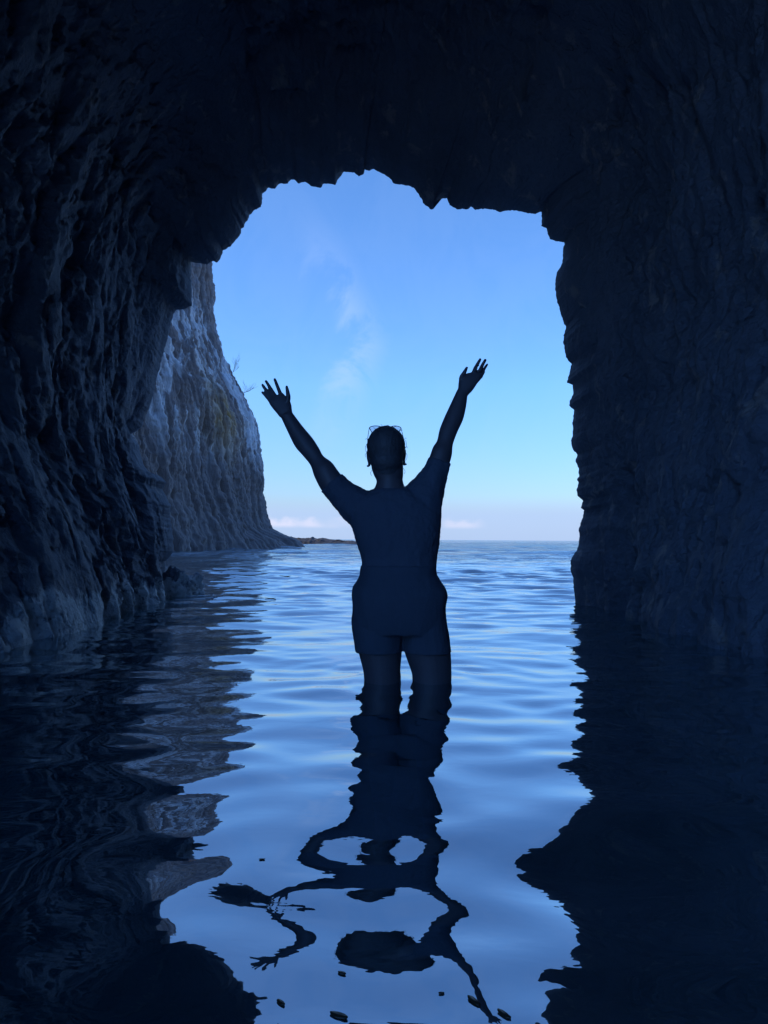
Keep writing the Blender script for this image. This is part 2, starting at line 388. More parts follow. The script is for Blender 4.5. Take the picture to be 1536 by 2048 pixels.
# a ledge profile traced as height along its length, real width across
n = 260
us = np.linspace(0, 1, n)
a0, a1 = np.array(at(520, 1090, 77.0)), np.array(at(735, 1090, 82.0))
top = np.interp(us, [0, .2, .32, .40, .45, .47, .49, .52, .57, .6, .65, .75, .85, .88, .93, 1], [1.5, .9, .62, .62, .66, .80, .64, .58, .66, .56, .46, .40, .42, .30, .30, .22])
wv = np.linspace(-1, 1, 60)
U, W = np.meshgrid(us, wv)
LX = a0[0] + (a1[0] - a0[0]) * U; LY = a0[1] + (a1[1] - a0[1]) * U + W * 5.0
prof = np.clip(1 - np.abs(W) ** 2.2, 0, 1)
LZ = -0.7 + (np.interp(U, us, top) + 0.7) * prof + 0.14 * fbm(LX * 1.1, LY * 1.1, 0.5, 4, .6) * prof
LY = LY + 0.5 * fbm(LX * .8, LY * .8, LZ * 2, 3)
reef = link("rock_ledge", grid_mesh("rock_ledge", np.stack([LX, LY, LZ], -1)), M_reef)
tag(reef, "low dark rocky ledge running out to sea from the foot of the tall cliff", "rock ledge")

# boulders at the foot of the cave wall
def boulder(px_, py_, d, rx, ry, rz, seed, label, rot=0.0, up=0.0):
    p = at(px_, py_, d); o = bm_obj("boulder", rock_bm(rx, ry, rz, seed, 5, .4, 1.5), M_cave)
    o.location = (p.x, p.y, up); o.rotation_euler = (0.1, 0.15, rot)
    return tag(o, label, "boulder", "boulders at the foot of the cave wall")
boulder(372, 1180, 7.75, .17, .2, .17, 3.3, "low dark boulder at the tip of the cave wall, farthest out in the water", .4, 0.02)
boulder(345, 1178, 7.35, .11, .16, .22, 8.1, "upright dark boulder wedged between the cave wall and the low boulder", 1.2, .03)

# ------------------------------------------------------------------ seabed and sea
gy = np.r_[np.linspace(-9, 14, 150), np.geomspace(14.5, 300, 40)]
gt = np.linspace(-1, 1, 90)
T, Y = np.meshgrid(gt, gy)
Xb = T * (3.2 + np.maximum(Y, 0) * .9)
Zb = -0.66 - 0.02 * np.maximum(Y - 8, 0) + 0.05 * fbm(Xb * .9, Y * .9, 0.4, 4)
dl = np.hypot(Xb - 0.06, Y - 3.0); Zb = np.where(dl < .6, -0.66, Zb)
bed = link("seabed", grid_mesh("seabed", np.stack([Xb, Y, Zb], -1)), M_bed)
tag(bed, "sandy sea floor under the shallow water of the cave", "seabed", None, "structure")

wy = [-60.0]  # runs on behind the viewer, added to reflect sky onto the cave ceiling
while wy[-1] < 6000:
    y_ = wy[-1]
    wy.append(y_ + ((3.0 if y_ < -12 else 0.25) if y_ < 0.3 else (0.007 if y_ < 3.0 else (0.0024 * y_ if y_ < 14 else 0.012 * y_))))
wy = np.array(wy)
wt = np.linspace(-1, 1, 520)
T, Y = np.meshgrid(wt, wy)
Wd = np.maximum(np.maximum(2.55, 0.62 * np.maximum(Y, 0) + 1.2), 3.0 - 1.1 * (Y + 2.0))
X = T * Wd
dyl = np.gradient(wy)[:, None] * np.ones_like(T)
dxl = Wd * (wt[1] - wt[0])
WSEED = 7
wr = np.random.RandomState(WSEED)
Zw = np.zeros_like(X)
NW = 90
lam = np.exp(wr.uniform(math.log(0.14), math.log(1.5), NW))
th = wr.normal(0, 0.42, NW); ph = wr.uniform(0, 2 * math.pi, NW)
near_mask = sstep(0.8, 3.2, Y)          # smoother close in
far_gain = 0.85 + 1.0 * sstep(4.0, 14, Y) 
# ripples inside the cave: wavelength, direction, phase, slope
WAVES = np.array([(0.1543,0.6257,0.694,0.00910),(1.1162,-0.6788,0.276,0.00040),(1.0380,0.3999,3.093,0.00500),(0.8831,-0.5258,0.387,0.00562),(0.2376,0.6040,2.343,0.00512),(0.1474,-1.1037,4.792,0.00042),(0.2533,-1.2885,5.206,0.00581),(0.9399,-0.8412,0.082,0.01015),(1.0130,-0.9262,0.826,0.00161),(0.4863,-0.2907,3.091,0.01374),(0.9691,0.4429,4.249,0.00616),(0.1486,-0.3760,5.132,0.00249),(0.8206,0.0089,3.299,0.00174),(0.9155,-0.3856,3.714,0.00206),(0.1479,-0.4342,2.004,0.00481),(0.5132,0.0675,0.883,0.00604),(0.2674,-0.7252,0.015,0.00266),(0.2115,0.1466,1.663,0.01392),(0.3511,-0.8407,1.704,0.00140),(0.2462,-0.1820,0.314,0.00845),(1.0613,-0.4496,0.958,0.01258),(0.3335,0.1504,1.028,0.00601),(0.1394,0.3739,5.388,0.00389),(0.2274,-0.0230,5.870,0.00362),(0.9493,-0.2966,1.885,0.00170),(0.7624,0.3857,1.689,0.00075),(1.1912,-1.1311,2.565,0.01577),(1.2583,-0.1541,5.345,0.00442),(0.9189,1.5700,1.077,0.00583),(0.2128,-0.4161,4.311,0.00987),(0.2332,-0.4251,5.050,0.00480),(0.2369,-1.5681,4.855,0.01016),(0.5858,0.4159,6.182,0.00069),(1.0173,0.4287,0.823,0.00817),(0.5491,-1.5722,2.130,0.00324),(0.3649,0.8972,0.563,0.00306),(0.2448,-0.0926,0.544,0.00860),(0.2208,-0.2142,5.730,0.00233),(0.8858,-0.1021,2.627,0.00110),(0.1740,-0.4406,5.871,0.00153),(0.1819,-0.0635,5.340,0.00526),(0.3091,-0.0526,2.446,0.00458),(0.2454,-0.1657,3.730,0.00866),(1.1782,-0.3459,0.430,0.00073),(0.2487,-0.5368,1.284,0.00874),(0.1868,0.1075,3.338,0.00606),(1.5000,0.6537,5.688,0.00813),(0.3717,0.6294,2.668,0.00401),(0.7917,0.1736,2.457,0.00101),(0.1893,-0.4751,2.981,0.00262),(0.1337,-0.0129,2.483,0.00052),(0.7190,0.9100,1.741,0.00381),(0.5368,-1.3060,2.405,0.00232),(0.3593,-0.1018,0.761,0.01188),(0.2904,0.9802,2.632,0.00483),(0.5082,-0.2601,3.499,0.00429),(0.3335,-0.2958,0.554,0.00496),(1.1777,0.0626,3.899,0.00487),(0.2011,0.1712,2.627,0.00263),(0.7281,1.2911,5.254,0.00309),(0.1988,-0.1504,5.991,0.01255),(1.3159,-0.5079,2.428,0.00428),(0.5520,-0.2461,4.342,0.00192),(0.1923,0.4071,2.480,0.00484),(0.2666,-0.4801,5.458,0.00658),(0.2148,0.2089,4.652,0.00647),(0.1764,-0.0058,0.098,0.00781),(0.2240,-0.4598,2.791,0.00443),(0.1508,0.6421,3.609,0.00391),(0.5817,0.3774,1.748,0.00417),(0.2949,0.3592,2.635,0.01388),(0.1664,0.0421,5.433,0.00482),(0.3713,0.0065,1.351,0.00101),(0.7328,0.1374,1.191,0.01257),(0.7756,0.2734,6.129,0.01073),(0.8721,0.0562,4.301,0.00548),(0.7116,-0.0444,0.895,0.00316),(0.1550,0.4022,2.445,0.00594),(0.4430,-0.6137,1.541,0.00041),(0.2280,-0.0717,0.588,0.00416),(1.0065,-0.1389,2.654,0.00668),(0.3581,-0.6058,2.230,0.00575),(0.9829,0.1107,2.700,0.00635),(0.1372,0.0588,6.062,0.00053),(0.4579,-0.1058,0.335,0.00421),(0.8372,-0.5970,4.441,0.00306),(0.6750,0.7800,4.617,0.00230),(0.2877,0.1752,3.999,0.00039),(1.3652,0.1555,0.312,0.00363),(0.1812,0.0887,1.061,0.00024),(0.1535,0.0671,2.347,0.00508),(0.1691,-0.5066,5.765,0.00392),(0.1505,-0.8695,2.990,0.00093),(0.3477,0.2924,5.873,0.00448),(0.5047,-0.1554,1.666,0.01085),(0.3677,0.5044,5.543,0.01488),(0.3059,1.0747,1.993,0.00427),(0.2157,-0.3390,4.930,0.00098),(0.3887,0.0171,2.331,0.00756),(0.1976,0.0264,1.220,0.01215),(0.3365,-0.5501,0.584,0.00339),(0.7651,0.0165,2.843,0.00297),(0.2618,0.4535,5.294,0.01735),(0.4678,0.3183,4.374,0.00572),(0.1292,-0.5257,5.416,0.00430),(0.3197,0.6740,3.113,0.00165),(1.0440,-0.7639,0.784,0.00856),(0.4289,-0.3176,2.047,0.00389),(0.2499,0.1929,3.822,0.00600),(1.0976,-0.2077,5.586,0.00831),(0.2985,0.6288,0.628,0.00129),(1.2937,-0.1276,4.944,0.00108),(0.2164,-0.0622,2.118,0.00328),(0.8883,0.0395,1.504,0.00674),(0.5556,0.1452,0.792,0.00708),(0.3104,-0.1867,2.380,0.00722),(0.1603,1.1222,5.564,0.00589),(0.1275,-0.0380,4.570,0.00074),(0.5797,0.0409,0.121,0.00213),(0.1896,0.7021,5.097,0.00648),(0.1453,-0.1674,4.230,0.00553),(0.3895,-0.4905,1.550,0.00053),(0.3643,0.4016,1.656,0.00432),(0.9712,-0.3144,2.591,0.00630),(0.3624,-0.0283,4.259,0.00522),(0.3499,0.5224,0.087,0.00762),(1.0166,0.2064,4.687,0.00414),(1.0121,-0.9307,5.538,0.00139),(0.2300,-0.3223,1.012,0.00274),(0.2878,0.4963,5.087,0.00201),(0.2329,0.2519,5.629,0.00403),(0.5431,0.1958,4.805,0.00117),(0.1759,-0.3751,5.218,0.00369),(0.1200,0.4484,4.023,0.00427),(0.3965,-1.7896,2.804,0.01514),(0.7538,0.5057,6.075,0.00243),(0.9218,0.0323,5.201,0.00127),(0.1382,-0.3364,3.033,0.00473),(0.5217,0.2133,0.389,0.00235),(0.4296,0.6619,5.583,0.00150),(0.4605,-0.0661,3.523,0.00545),(0.1521,-0.0660,3.387,0.00596),(0.4266,-0.0563,4.681,0.01011),(0.3325,-0.1656,1.552,0.01147),(0.7670,-0.7469,5.315,0.00244),(0.4842,-0.0589,2.160,0.00134),(0.1823,-1.3530,4.129,0.00527),(1.4891,-0.7478,2.406,0.00485),(0.1407,-0.2115,0.977,0.00204),(0.2099,1.3545,4.728,0.01101),(1.0221,-1.0983,3.943,0.00276),(0.1431,-0.7741,3.218,0.00566),(0.5901,0.2166,2.304,0.01072),(1.4246,0.0757,5.143,0.01109),(0.6098,-0.9183,2.282,0.00098),(0.4600,-0.3900,5.111,0.00428),(0.9062,-0.6238,1.942,0.00786),(0.2150,-0.5148,3.111,0.00487),(0.2065,0.0143,0.526,0.00398),(1.3024,-1.0045,2.144,0.00035),(1.1130,-1.1037,0.649,0.00764),(1.3739,0.0872,3.486,0.00176),(0.8685,-0.2645,0.411,0.00035),(0.1776,-0.1818,5.485,0.00461),(0.1786,-0.3027,4.532,0.00417),(0.3368,-0.4071,3.814,0.00237),(0.4855,-0.8893,0.178,0.00540),(0.9502,-0.1814,0.564,0.00291),(0.3114,0.7116,3.623,0.00455),(0.2139,0.2859,1.850,0.00142),(1.1646,-0.9555,5.495,0.00567),(0.8339,0.3255,2.390,0.00058),(0.1304,-0.9109,1.772,0.00079),(0.9927,-0.2514,6.017,0.00380),(0.7614,-0.3048,2.598,0.00435),(0.1982,0.3804,5.117,0.00228),(1.1172,-0.7267,1.600,0.00183),(0.3978,1.1325,4.219,0.00447),(0.3459,0.0101,5.890,0.00248),(0.1541,-0.0833,1.189,0.00164),(0.2339,-0.9641,1.430,0.00386),(0.1352,-0.8899,4.279,0.00402),(0.3147,-0.0921,1.121,0.00514),(0.6782,0.5432,2.698,0.00833),(0.4535,-0.7021,0.696,0.01197),(0.2384,0.8628,1.367,0.01389),(0.1814,-0.0739,4.718,0.00294),(0.6768,0.0894,4.343,0.00253),(0.4229,0.6190,0.196,0.00555),(0.7884,0.9606,2.320,0.00297),(0.2818,0.0339,4.649,0.00320),(0.8470,1.2437,3.880,0.00447),(0.4086,-1.2501,5.053,0.01228)])
near = 1 - sstep(3.0, 4.6, Y)
for l, t_, p_ in zip(lam, th, ph):
    k = 2 * math.pi / l
    slope = 0.0122 * (1.15 if 0.3 < l < 0.9 else 0.8)
    fade = np.clip(1.5 - 3 * np.maximum(dyl, dxl * 0.4) / l, 0, 1)
    Zw += slope / k * fade * far_gain * (1 - near) * np.sin(k * (Y * math.cos(t_) + X * math.sin(t_)) + p_)
for l, t_, p_ in zip(np.exp(wr.uniform(math.log(1.5), math.log(9), 50)), wr.normal(0, 0.5, 50), wr.uniform(0, 6.283, 50)):
    k = 2 * math.pi / l
    fade = np.clip(1.5 - 3 * np.maximum(dyl, dxl * 0.4) / l, 0, 1) * sstep(9, 30, Y)
    Zw += 0.014 / k * fade * np.sin(k * (Y * math.cos(t_) + X * math.sin(t_)) + p_)
jn = (wy > -3) & (wy < 4.7)
Xn, Yn = X[jn], Y[jn]; Zn = np.zeros_like(Xn)
for l, t_, p_, sl in WAVES:
    k = 2 * math.pi / l
    Zn += sl / k * np.sin(k * (Yn * math.cos(t_) + Xn * math.sin(t_)) + p_)
Zw[jn] += Zn * near[jn] * sstep(-3, -1, Yn)
# rings around the wading legs
for cx_, cy_ in ((-0.01, 3.0), (0.19, 3.0)):
    rr = np.hypot(X - cx_, Y - cy_)
    Zw += 0.0012 * np.sin(2 * math.pi * rr / 0.13 + 1.0) * np.exp(-rr / 0.45) * sstep(0.03, 0.10, rr) * sstep(2.55, 3.0, Y)
sea = link("sea", grid_mesh("sea", np.stack([X, Y, Zw], -1)), M_water)
tag(sea, "calm rippled sea water reflecting the sky, running from the cave to the horizon", "sea", None, "structure")
def sea_z(x, y):
    j = int(np.argmin(np.abs(wy - y))); i = int(np.argmin(np.abs(X[j] - x))); return float(Zw[j, i])

# ------------------------------------------------------------------ person
def ring_pts(c, a, b, n=28, e=2.0):
    out_ = []
    for i in range(n):
        t = 2 * math.pi * i / n; cs, sn = math.cos(t), math.sin(t)
        ca = math.copysign(abs(cs) ** (2 / e), cs); sa = math.copysign(abs(sn) ** (2 / e), sn)
        out_.append(c + a * ca + b * sa)
    return out_
def loft(bm, rings, n=28, e=2.0, dens=5):
    """rings: (c, a, b) vectors; smooth interpolation along, capped"""
    arr = np.array([[*c, *a, *b] for c, a, b in rings]); k = len(arr)
    q = np.linspace(0, k - 1, (k - 1) * dens + 1)
    I = np.stack([cr(np.arange(k, dtype=float), arr[:, j], q) for j in range(9)], 1) if k > 2 else np.stack([np.interp(q, np.arange(k), arr[:, j]) for j in range(9)], 1)
    loops = []
    for r in I:
        loops.append([bm.verts.new(p) for p in ring_pts(Vector(r[:3]), Vector(r[3:6]), Vector(r[6:9]), n, e)])
    for l0, l1 in zip(loops[:-1], loops[1:]):
        for i in range(n): bm.faces.new((l0[i], l0[(i + 1) % n], l1[(i + 1) % n], l1[i]))
    bm.faces.new(loops[0][::-1]); bm.faces.new(loops[-1])
def ell(bm, c, rx, ry, rz, rot=None):
    mt = Matrix.Translation(c) @ (rot.to_4x4() if rot else Matrix.Identity(4)) @ Matrix.Diagonal((rx, ry, rz, 1))
    bmesh.ops.create_uvsphere(bm, u_segments=28, v_segments=18, radius=1.0, matrix=mt)
def pr(L, Rr, dep, ratio=0.92, thick=None):
    """ring from a pair of outline pixels at a distance"""
    p, q = at(*L, dep), at(*Rr, dep); a = (q - p) / 2
    return ((p + q) / 2, a, Vector((0, (thick if thick else a.length * ratio), 0)))
def rows_(rows, dy=0.0, pad=0.0):
    return [pr((l + pad, y), (r - pad, y), d + dy, thick=t) for (y, l, r, d, t) in rows]
def chain(bm, pts, radii, n=14):
    """finger: tapering tube with rounded tip"""
    pts = [Vector(p) for p in pts]; rg = []
    for i, (p, r_) in enumerate(zip(pts, radii)):
        d = (pts[min(i + 1, len(pts) - 1)] - pts[max(i - 1, 0)]).normalized()
        a = d.cross(Vector((0, 1, 0))).normalized(); b = a.cross(d).normalized()
        rg.append((p, a * r_, b * r_ * .95))
    d = (pts[-1] - pts[-2]).normalized(); a, b = rg[-1][1], rg[-1][2]; r_ = radii[-1]
    for f, s_ in ((.45, .88), (.8, .6), (.98, .22)): rg.append((pts[-1] + d * r_ * f, a * s_, b * s_))
    loft(bm, rg, n, 2.0, 3)
def remeshed(name, bm, vox, mat, parent, smooth_it=3, fac=0.5):
    me = bpy.data.meshes.new(name + "_src"); bmesh.ops.recalc_face_normals(bm, faces=bm.faces[:]); bm.to_mesh(me); bm.free()
    tmp = bpy.data.objects.new("tmp", me); C.objects.link(tmp)
    md = tmp.modifiers.new("r", 'REMESH'); md.mode = 'VOXEL'; md.voxel_size = vox; md.use_smooth_shade = True
    sm = tmp.modifiers.new("s", 'SMOOTH'); sm.iterations = smooth_it; sm.factor = fac
    dg = bpy.context.evaluated_depsgraph_get()
    res = bpy.data.meshes.new_from_object(tmp.evaluated_get(dg)); res.name = name
    bpy.data.objects.remove(tmp); bpy.data.meshes.remove(me)
    return link(name, res, mat, parent)

D0 = 3.0
zbed = -0.66
person = empty("person", (at(812, 1690, D0).x, D0, zbed))
tag(person, "person seen from behind standing thigh deep in the water with both arms raised", "person")

LARM = [((561,833),(584,824)),((575,863),(605,852)),((590,893),(625,876)),((607,913),(638,896)),((621,931),(647,912)),((629,954),(664,925)),((642,983),(684,948)),((657,999),(706,966)),((673,1019),(727,977)),((690,1040),(748,984)),((712,1060),(785,1000))]
RARM = [((914,780),(935,792)),((901,808),(932,815)),((888,836),(926,840)),((879,859),(915,864)),((874,881),(906,889)),((866,894),(904,909)),((857,913),(901,929)),((849,931),(896,949)),((834,951),(889,978)),((818,966),(884,1006)),((798,985),(882,1040))]
LD = [3.07, 3.06, 3.05, 3.035, 3.02, 3.01, 3.0, 3.0, 3.0, 3.0, 3.0]
def arm_rings(pairs, k0=0, shrink=0.0, grow=0.0):
    out_ = []
    for i, (l, r_) in enumerate(pairs):
        if i < k0: continue
        c, a, b = pr(l, r_, LD[i], 0.95)
        s_ = (a.length - shrink + grow) / a.length
        b = b * s_
        if b.length > 0.075: b = b * (0.075 / b.length)
        if shrink and i > 5: b = b * .9
        out_.append((c, a * s_, b))
    return out_
TORSO = [  # photo row, left, right, distance, half thickness
 (962, 754, 806, 3.0, .056), (974, 750, 810, 3.0, .062), (985, 733, 838, 3.0, .078), (1003, 704, 868, 3.0, .094), (1025, 694, 879, 3.0, .104), (1042, 697, 882, 3.0, .108), (1056, 703.5, 882, 3.0, .110),
 (1079, 711, 879.5, 3.0, .108), (1099, 718, 876, 3.0, .104), (1119, 722.5, 873, 3.0, .100), (1136, 722, 872, 3.0, .104), (1152, 720, 876, 3.0, .112), (1172, 711, 886, 2.995, .122), (1195, 708, 888, 2.99, .126), (1225, 708, 888, 2.99, .122), (1262, 710, 890, 3.0, .112)]
LLEG = [(1240, 708, 800, 3.0, .09), (1280, 712, 803, 3.0, .088), (1301, 716, 804, 3.0, .086), (1320, 721, 802.5, 3.0, .082), (1340, 726, 801, 3.0, .078), (1358, 728, 802, 3.0, .075), (1410, 731, 800, 3.005, .068), (1460, 735, 796, 3.01, .062), (1510, 736, 794, 2.995, .060), (1560, 739, 791, 2.985, .058), (1620, 748, 782, 2.985, .042), (1660, 751, 779, 2.985, .036), (1685, 750, 780, 2.99, .042)]
RLEG = [(1240, 806, 890, 3.0, .09), (1280, 808, 897, 3.0, .088), (1302, 808.5, 901, 3.0, .086), (1322, 815, 902.5, 3.0, .082), (1345, 823, 903, 3.0, .078), (1358, 824.5, 903, 3.0, .075), (1410, 827, 901, 3.005, .068), (1460, 830, 896, 3.01, .062), (1510, 832, 893, 2.995, .060), (1560, 835, 889, 2.985, .058), (1620, 843, 879, 2.985, .042), (1660, 847, 876, 2.985, .036), (1685, 846, 877, 2.99, .042)]

bm = bmesh.new()
loft(bm, rows_(TORSO[:2], 0) + [(c_, a_, b_ * .86) for c_, a_, b_ in rows_(TORSO[2:], 0, 6)], 36, 2.2, 4)
loft(bm, arm_rings(LARM, 0, 0.0)[:6] + arm_rings(LARM, 6, .004), 26)
loft(bm, arm_rings(RARM, 0, 0.0)[:6] + arm_rings(RARM, 6, .004), 26)
loft(bm, rows_(LLEG), 28, 2.0); loft(bm, rows_(RLEG), 28, 2.0)
for xx in (765, 861.5):
    p = at(xx, 1680, 2.99)
    ell(bm, Vector((p.x, 3.055, zbed + 0.03)), .042, .125, .036)
    for i in range(5): ell(bm, Vector((p.x + (i - 2) * .016, 3.165 - abs(i - 1.6) * .008, zbed + 0.018)), .0085, .028, .012)
# head with a face looking out to sea (away from the camera)
hc = at(772, 896, 3.02)
ell(bm, hc, .0745, .096, .082)
loft(bm, rows_([(918, 742, 806, 3.01, .07), (936, 743, 806.5, 3.005, .064), (950, 747.5, 806.5, 3.0, .058), (964, 753, 806, 3.0, .056), (985, 745, 815, 3.0, .06)]), 28)
fz = lambda py_: at(772, py_, 3.0).z
hx = hc.x
ell(bm, Vector((hx, 3.070, fz(930))), .052, .048, .050)                # jaw
ell(bm, Vector((hx, 3.102, fz(949))), .021, .018, .016)                # chin
ell(bm, Vector((hx, 3.118, fz(897))), .052, .012, .012)                # brow
loft(bm, [(Vector((hx, 3.108, fz(898))), Vector((.007, 0, 0)), Vector((0, .008, 0))), (Vector((hx, 3.118, fz(910))), Vector((.009, 0, 0)), Vector((0, .014, 0))), (Vector((hx, 3.122, fz(918))), Vector((.014, 0, 0)), Vector((0, .017, 0))), (Vector((hx, 3.113, fz(922))), Vector((.010, 0, 0)), Vector((0, .01, 0)))], 14)
for s_ in (-1, 1):
    ell(bm, Vector((hx + s_ * .031, 3.103, fz(905))), .0125, .010, .008)       # eyes under their lids
    ell(bm, Vector((hx + s_ * .038, 3.085, fz(916))), .022, .020, .016)        # cheekbones
ell(bm, Vector((hx, 3.112, fz(931))), .024, .010, .0055); ell(bm, Vector((hx, 3.111, fz(935.5))), .021, .010, .006)   # lips
for ex_, ey_, sg in ((735.8, 914, -1), (809.3, 912, 1)):               # ears
    p = at(ex_ - sg * 1.6, ey_, 3.03); ell(bm, p, .0085, .019, .031, Matrix.Rotation(sg * .12, 3, 'Y'))
    p = at(ex_ - sg * -0.5 + (3.2 if sg < 0 else -1.6), ey_ + 14, 3.04); ell(bm, p, .006, .010, .012)
# hands: palms away from the camera, five unequal fingers each
def hand(palm, fingers, thumb, dep, tk):
    loft(bm, [pr(l, r_, d, thick=t) for (l, r_, d, t) in palm], 22, 2.6)
    for (pts, rad) in fingers: chain(bm, [at(a, b, d) for a, b, d in pts], rad)
    chain(bm, [at(a, b, d) for a, b, d in thumb[0]], thumb[1])
r4 = (.0088, .0082, .0074, .0062)
hand([((560,835),(585,825.5),3.07,.019),((552.5,825.5),(584,819),3.072,.018),((544.5,816),(582.5,808),3.076,.016),((537.5,805),(578,799),3.08,.014),((539,798),(566,786),3.085,.011)],
 [([(543,806,3.08),(536.5,797.5,3.085),(530,790,3.09),(524.5,784.8,3.092)], (.0078,.0072,.0066,.0054)),
  ([(548,800,3.08),(540.5,791.5,3.088),(531.5,779.5,3.094),(525,770,3.096)], r4),
  ([(553,796,3.08),(547,786.5,3.088),(539,773.5,3.096),(532,762.5,3.098)], r4),
  ([(564,796,3.08),(558.5,782,3.086),(553.5,769,3.092),(549.4,758.6,3.094)], r4)],
 ([(571,811,3.075),(576.5,797,3.07),(575.5,785,3.066),(573.3,773.5,3.066)], (.0125,.0105,.0088,.0062)), 0, 0)
hand([((914.5,781),(935,791.5),3.07,.021),((916.2,775),(945.5,780.5),3.075,.022),((917,765),(955,766.5),3.08,.022),((920,756),(963,757),3.085,.021),((935,746),(967,748),3.09,.015)],
 [([(946,748,3.08),(950.5,736.5,3.085),(955.8,727,3.09),(960.3,719,3.092)], r4),
  ([(955,750,3.09),(961,738,3.098),(966,728,3.104),(970.6,720,3.106)], r4),
  ([(961,752,3.10),(966.5,741.5,3.112),(970.8,734,3.12),(974.6,728.8,3.124)], (.0078,.0070,.0062,.005)),
  ([(961,756,3.11),(965,748.5,3.125),(967.5,744,3.137),(968.5,742,3.145)], (.0072,.0066,.006,.005))],
 ([(923,764,3.078),(923.5,754,3.072),(929,744.5,3.066),(933.6,735.3,3.064)], (.012,.0105,.0085,.0058)), 0, 0)
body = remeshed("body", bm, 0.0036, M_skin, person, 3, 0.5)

# clothes
bm = bmesh.new()
loft(bm, rows_([(978, 747, 814, 3.0, .066)] + [TORSO[2]] + TORSO[3:10]) + rows_([(1136, 721, 872.5, 3.0, .110), (1141, 722, 871.5, 3.0, .108)]), 36, 2.3, 4)
loft(bm, arm_rings(LARM, 6), 28); loft(bm, arm_rings(RARM, 6), 28)
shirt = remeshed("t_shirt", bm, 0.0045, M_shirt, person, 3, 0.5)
co = np.zeros(len(shirt.data.vertices) * 3); shirt.data.vertices.foreach_get("co", co); co = co.reshape(-1, 3)
nr = np.array([v.normal for v in shirt.data.vertices])
wr_ = 0.0042 * fbm(co[:, 0] * 22, co[:, 1] * 22, co[:, 2] * 14, 3) + 0.0018 * noise(co[:, 0] * 90, co[:, 1] * 90, co[:, 2] * 90)
shirt.data.vertices.foreach_set("co", (co + nr * wr_[:, None]).reshape(-1)); shirt.data.update()

bm = bmesh.new()
loft(bm, rows_([(1131, 722.5, 872, 3.0, .112), (1142, 720.5, 873, 3.0, .114), (1152, 719, 876, 3.0, .118), (1165, 712, 885, 2.998, .125), (1174, 706, 891, 2.995, .130), (1188, 704, 896, 2.99, .134), (1198, 704.5, 895, 2.99, .134), (1211, 705, 891.5, 2.99, .133), (1225, 704.5, 891.5, 2.99, .130), (1245, 704, 894, 2.995, .124), (1265, 706, 896.5, 3.0, .112)]), 40, 2.4, 4)
loft(bm, rows_([(1225, 704.5, 802, 2.995, .11), (1241, 703.5, 804, 3.0, .108), (1260, 704, 805, 3.0, .106), (1275, 706.5, 805.3, 3.0, .104), (1290, 708.5, 805.5, 3.0, .102), (1303, 710, 805.2, 3.0, .101)]), 30, 2.2)
loft(bm, rows_([(1225, 802, 891.5, 2.995, .11), (1249, 805, 895, 3.0, .108), (1266, 805.5, 897.5, 3.0, .106), (1279, 806, 899.5, 3.0, .104), (1292, 806.5, 901, 3.0, .102), (1304, 808, 902.3, 3.0, .101)]), 30, 2.2)
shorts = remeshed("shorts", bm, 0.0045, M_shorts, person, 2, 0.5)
co = np.zeros(len(shorts.data.vertices) * 3); shorts.data.vertices.foreach_get("co", co); co = co.reshape(-1, 3)
nr = np.array([v.normal for v in shorts.data.vertices])
wr_ = 0.004 * fbm(co[:, 0] * 16, co[:, 1] * 16, co[:, 2] * 9, 3)
shorts.data.vertices.foreach_set("co", (co + nr * wr_[:, None]).reshape(-1)); shorts.data.update()

bm = bmesh.new()
ell(bm, hc + Vector((0, -.008, .0035)), .0782, .097, .0855)
ell(bm, at(773, 922, 2.978), .066, .062, .055)
ell(bm, at(774, 940, 2.957), .038, .022, .030)
# the face stays free of hair: carve the front away after meshing
hair = remeshed("hair", bm, 0.004, M_hair, person, 3, 0.5)
bm = bmesh.new(); bm.from_mesh(hair.data)
for v in bm.verts:
    q = v.co - hc; an = math.atan2(q.x, q.z + .12)
    v.co += v.normal * (0.0016 * float(noise(an * 42, q.y * 9, 0.5)) + 0.0010 * float(noise(an * 95, q.y * 14, 3.5)))
fl = hc.y + .062
dele = [v for v in bm.verts if v.co.y > fl + (v.co.z - (hc.z + .04)) * 0.9 and v.co.z < hc.z + .066]
bmesh.ops.delete(bm, geom=dele, context='VERTS')
def strand(bm, pts, r_):
    chain(bm, pts, [r_] * len(pts), 6)
for pts in ([(811, 905), (814, 910), (813.5, 917), (811, 921)], [(733.5, 888), (731, 894), (731, 900), (733, 905)], [(811, 880), (813, 888), (812, 896)], [(766, 856), (764.5, 851.5), (762, 849)], [(786, 858), (789, 853.5), (792, 853)], [(734, 905), (730.5, 909), (731, 914)], [(752, 861), (750, 857), (747, 855)], [(798, 865), (801, 861), (805, 860)], [(808, 880), (811, 876), (813, 877)], [(735, 880), (732.5, 877), (731, 879)], [(770, 855), (773, 851), (777, 850.5)], [(811, 896), (814, 893), (815, 896)], [(744, 940), (741, 946), (743, 951)], [(806, 936), (810, 942), (809, 948)]):
    strand(bm, [at(a, b, 3.0) for a, b in pts], .0007)
bm.to_mesh(hair.data); bm.free(); hair.data.polygons.foreach_set("use_smooth", [True] * len(hair.data.polygons))

for ex_, ey_, sg in ((736.2, 932.0, -1), (810.8, 928.5, 1)):
    bm = bmesh.new(); p = at(ex_, ey_, 3.03)
    ell(bm, p, .0058, .0048, .0042); ell(bm, p + Vector((sg * -.004, 0, .002)), .003, .003, .003)
    bm_obj("earring", bm, M_pearl, person)

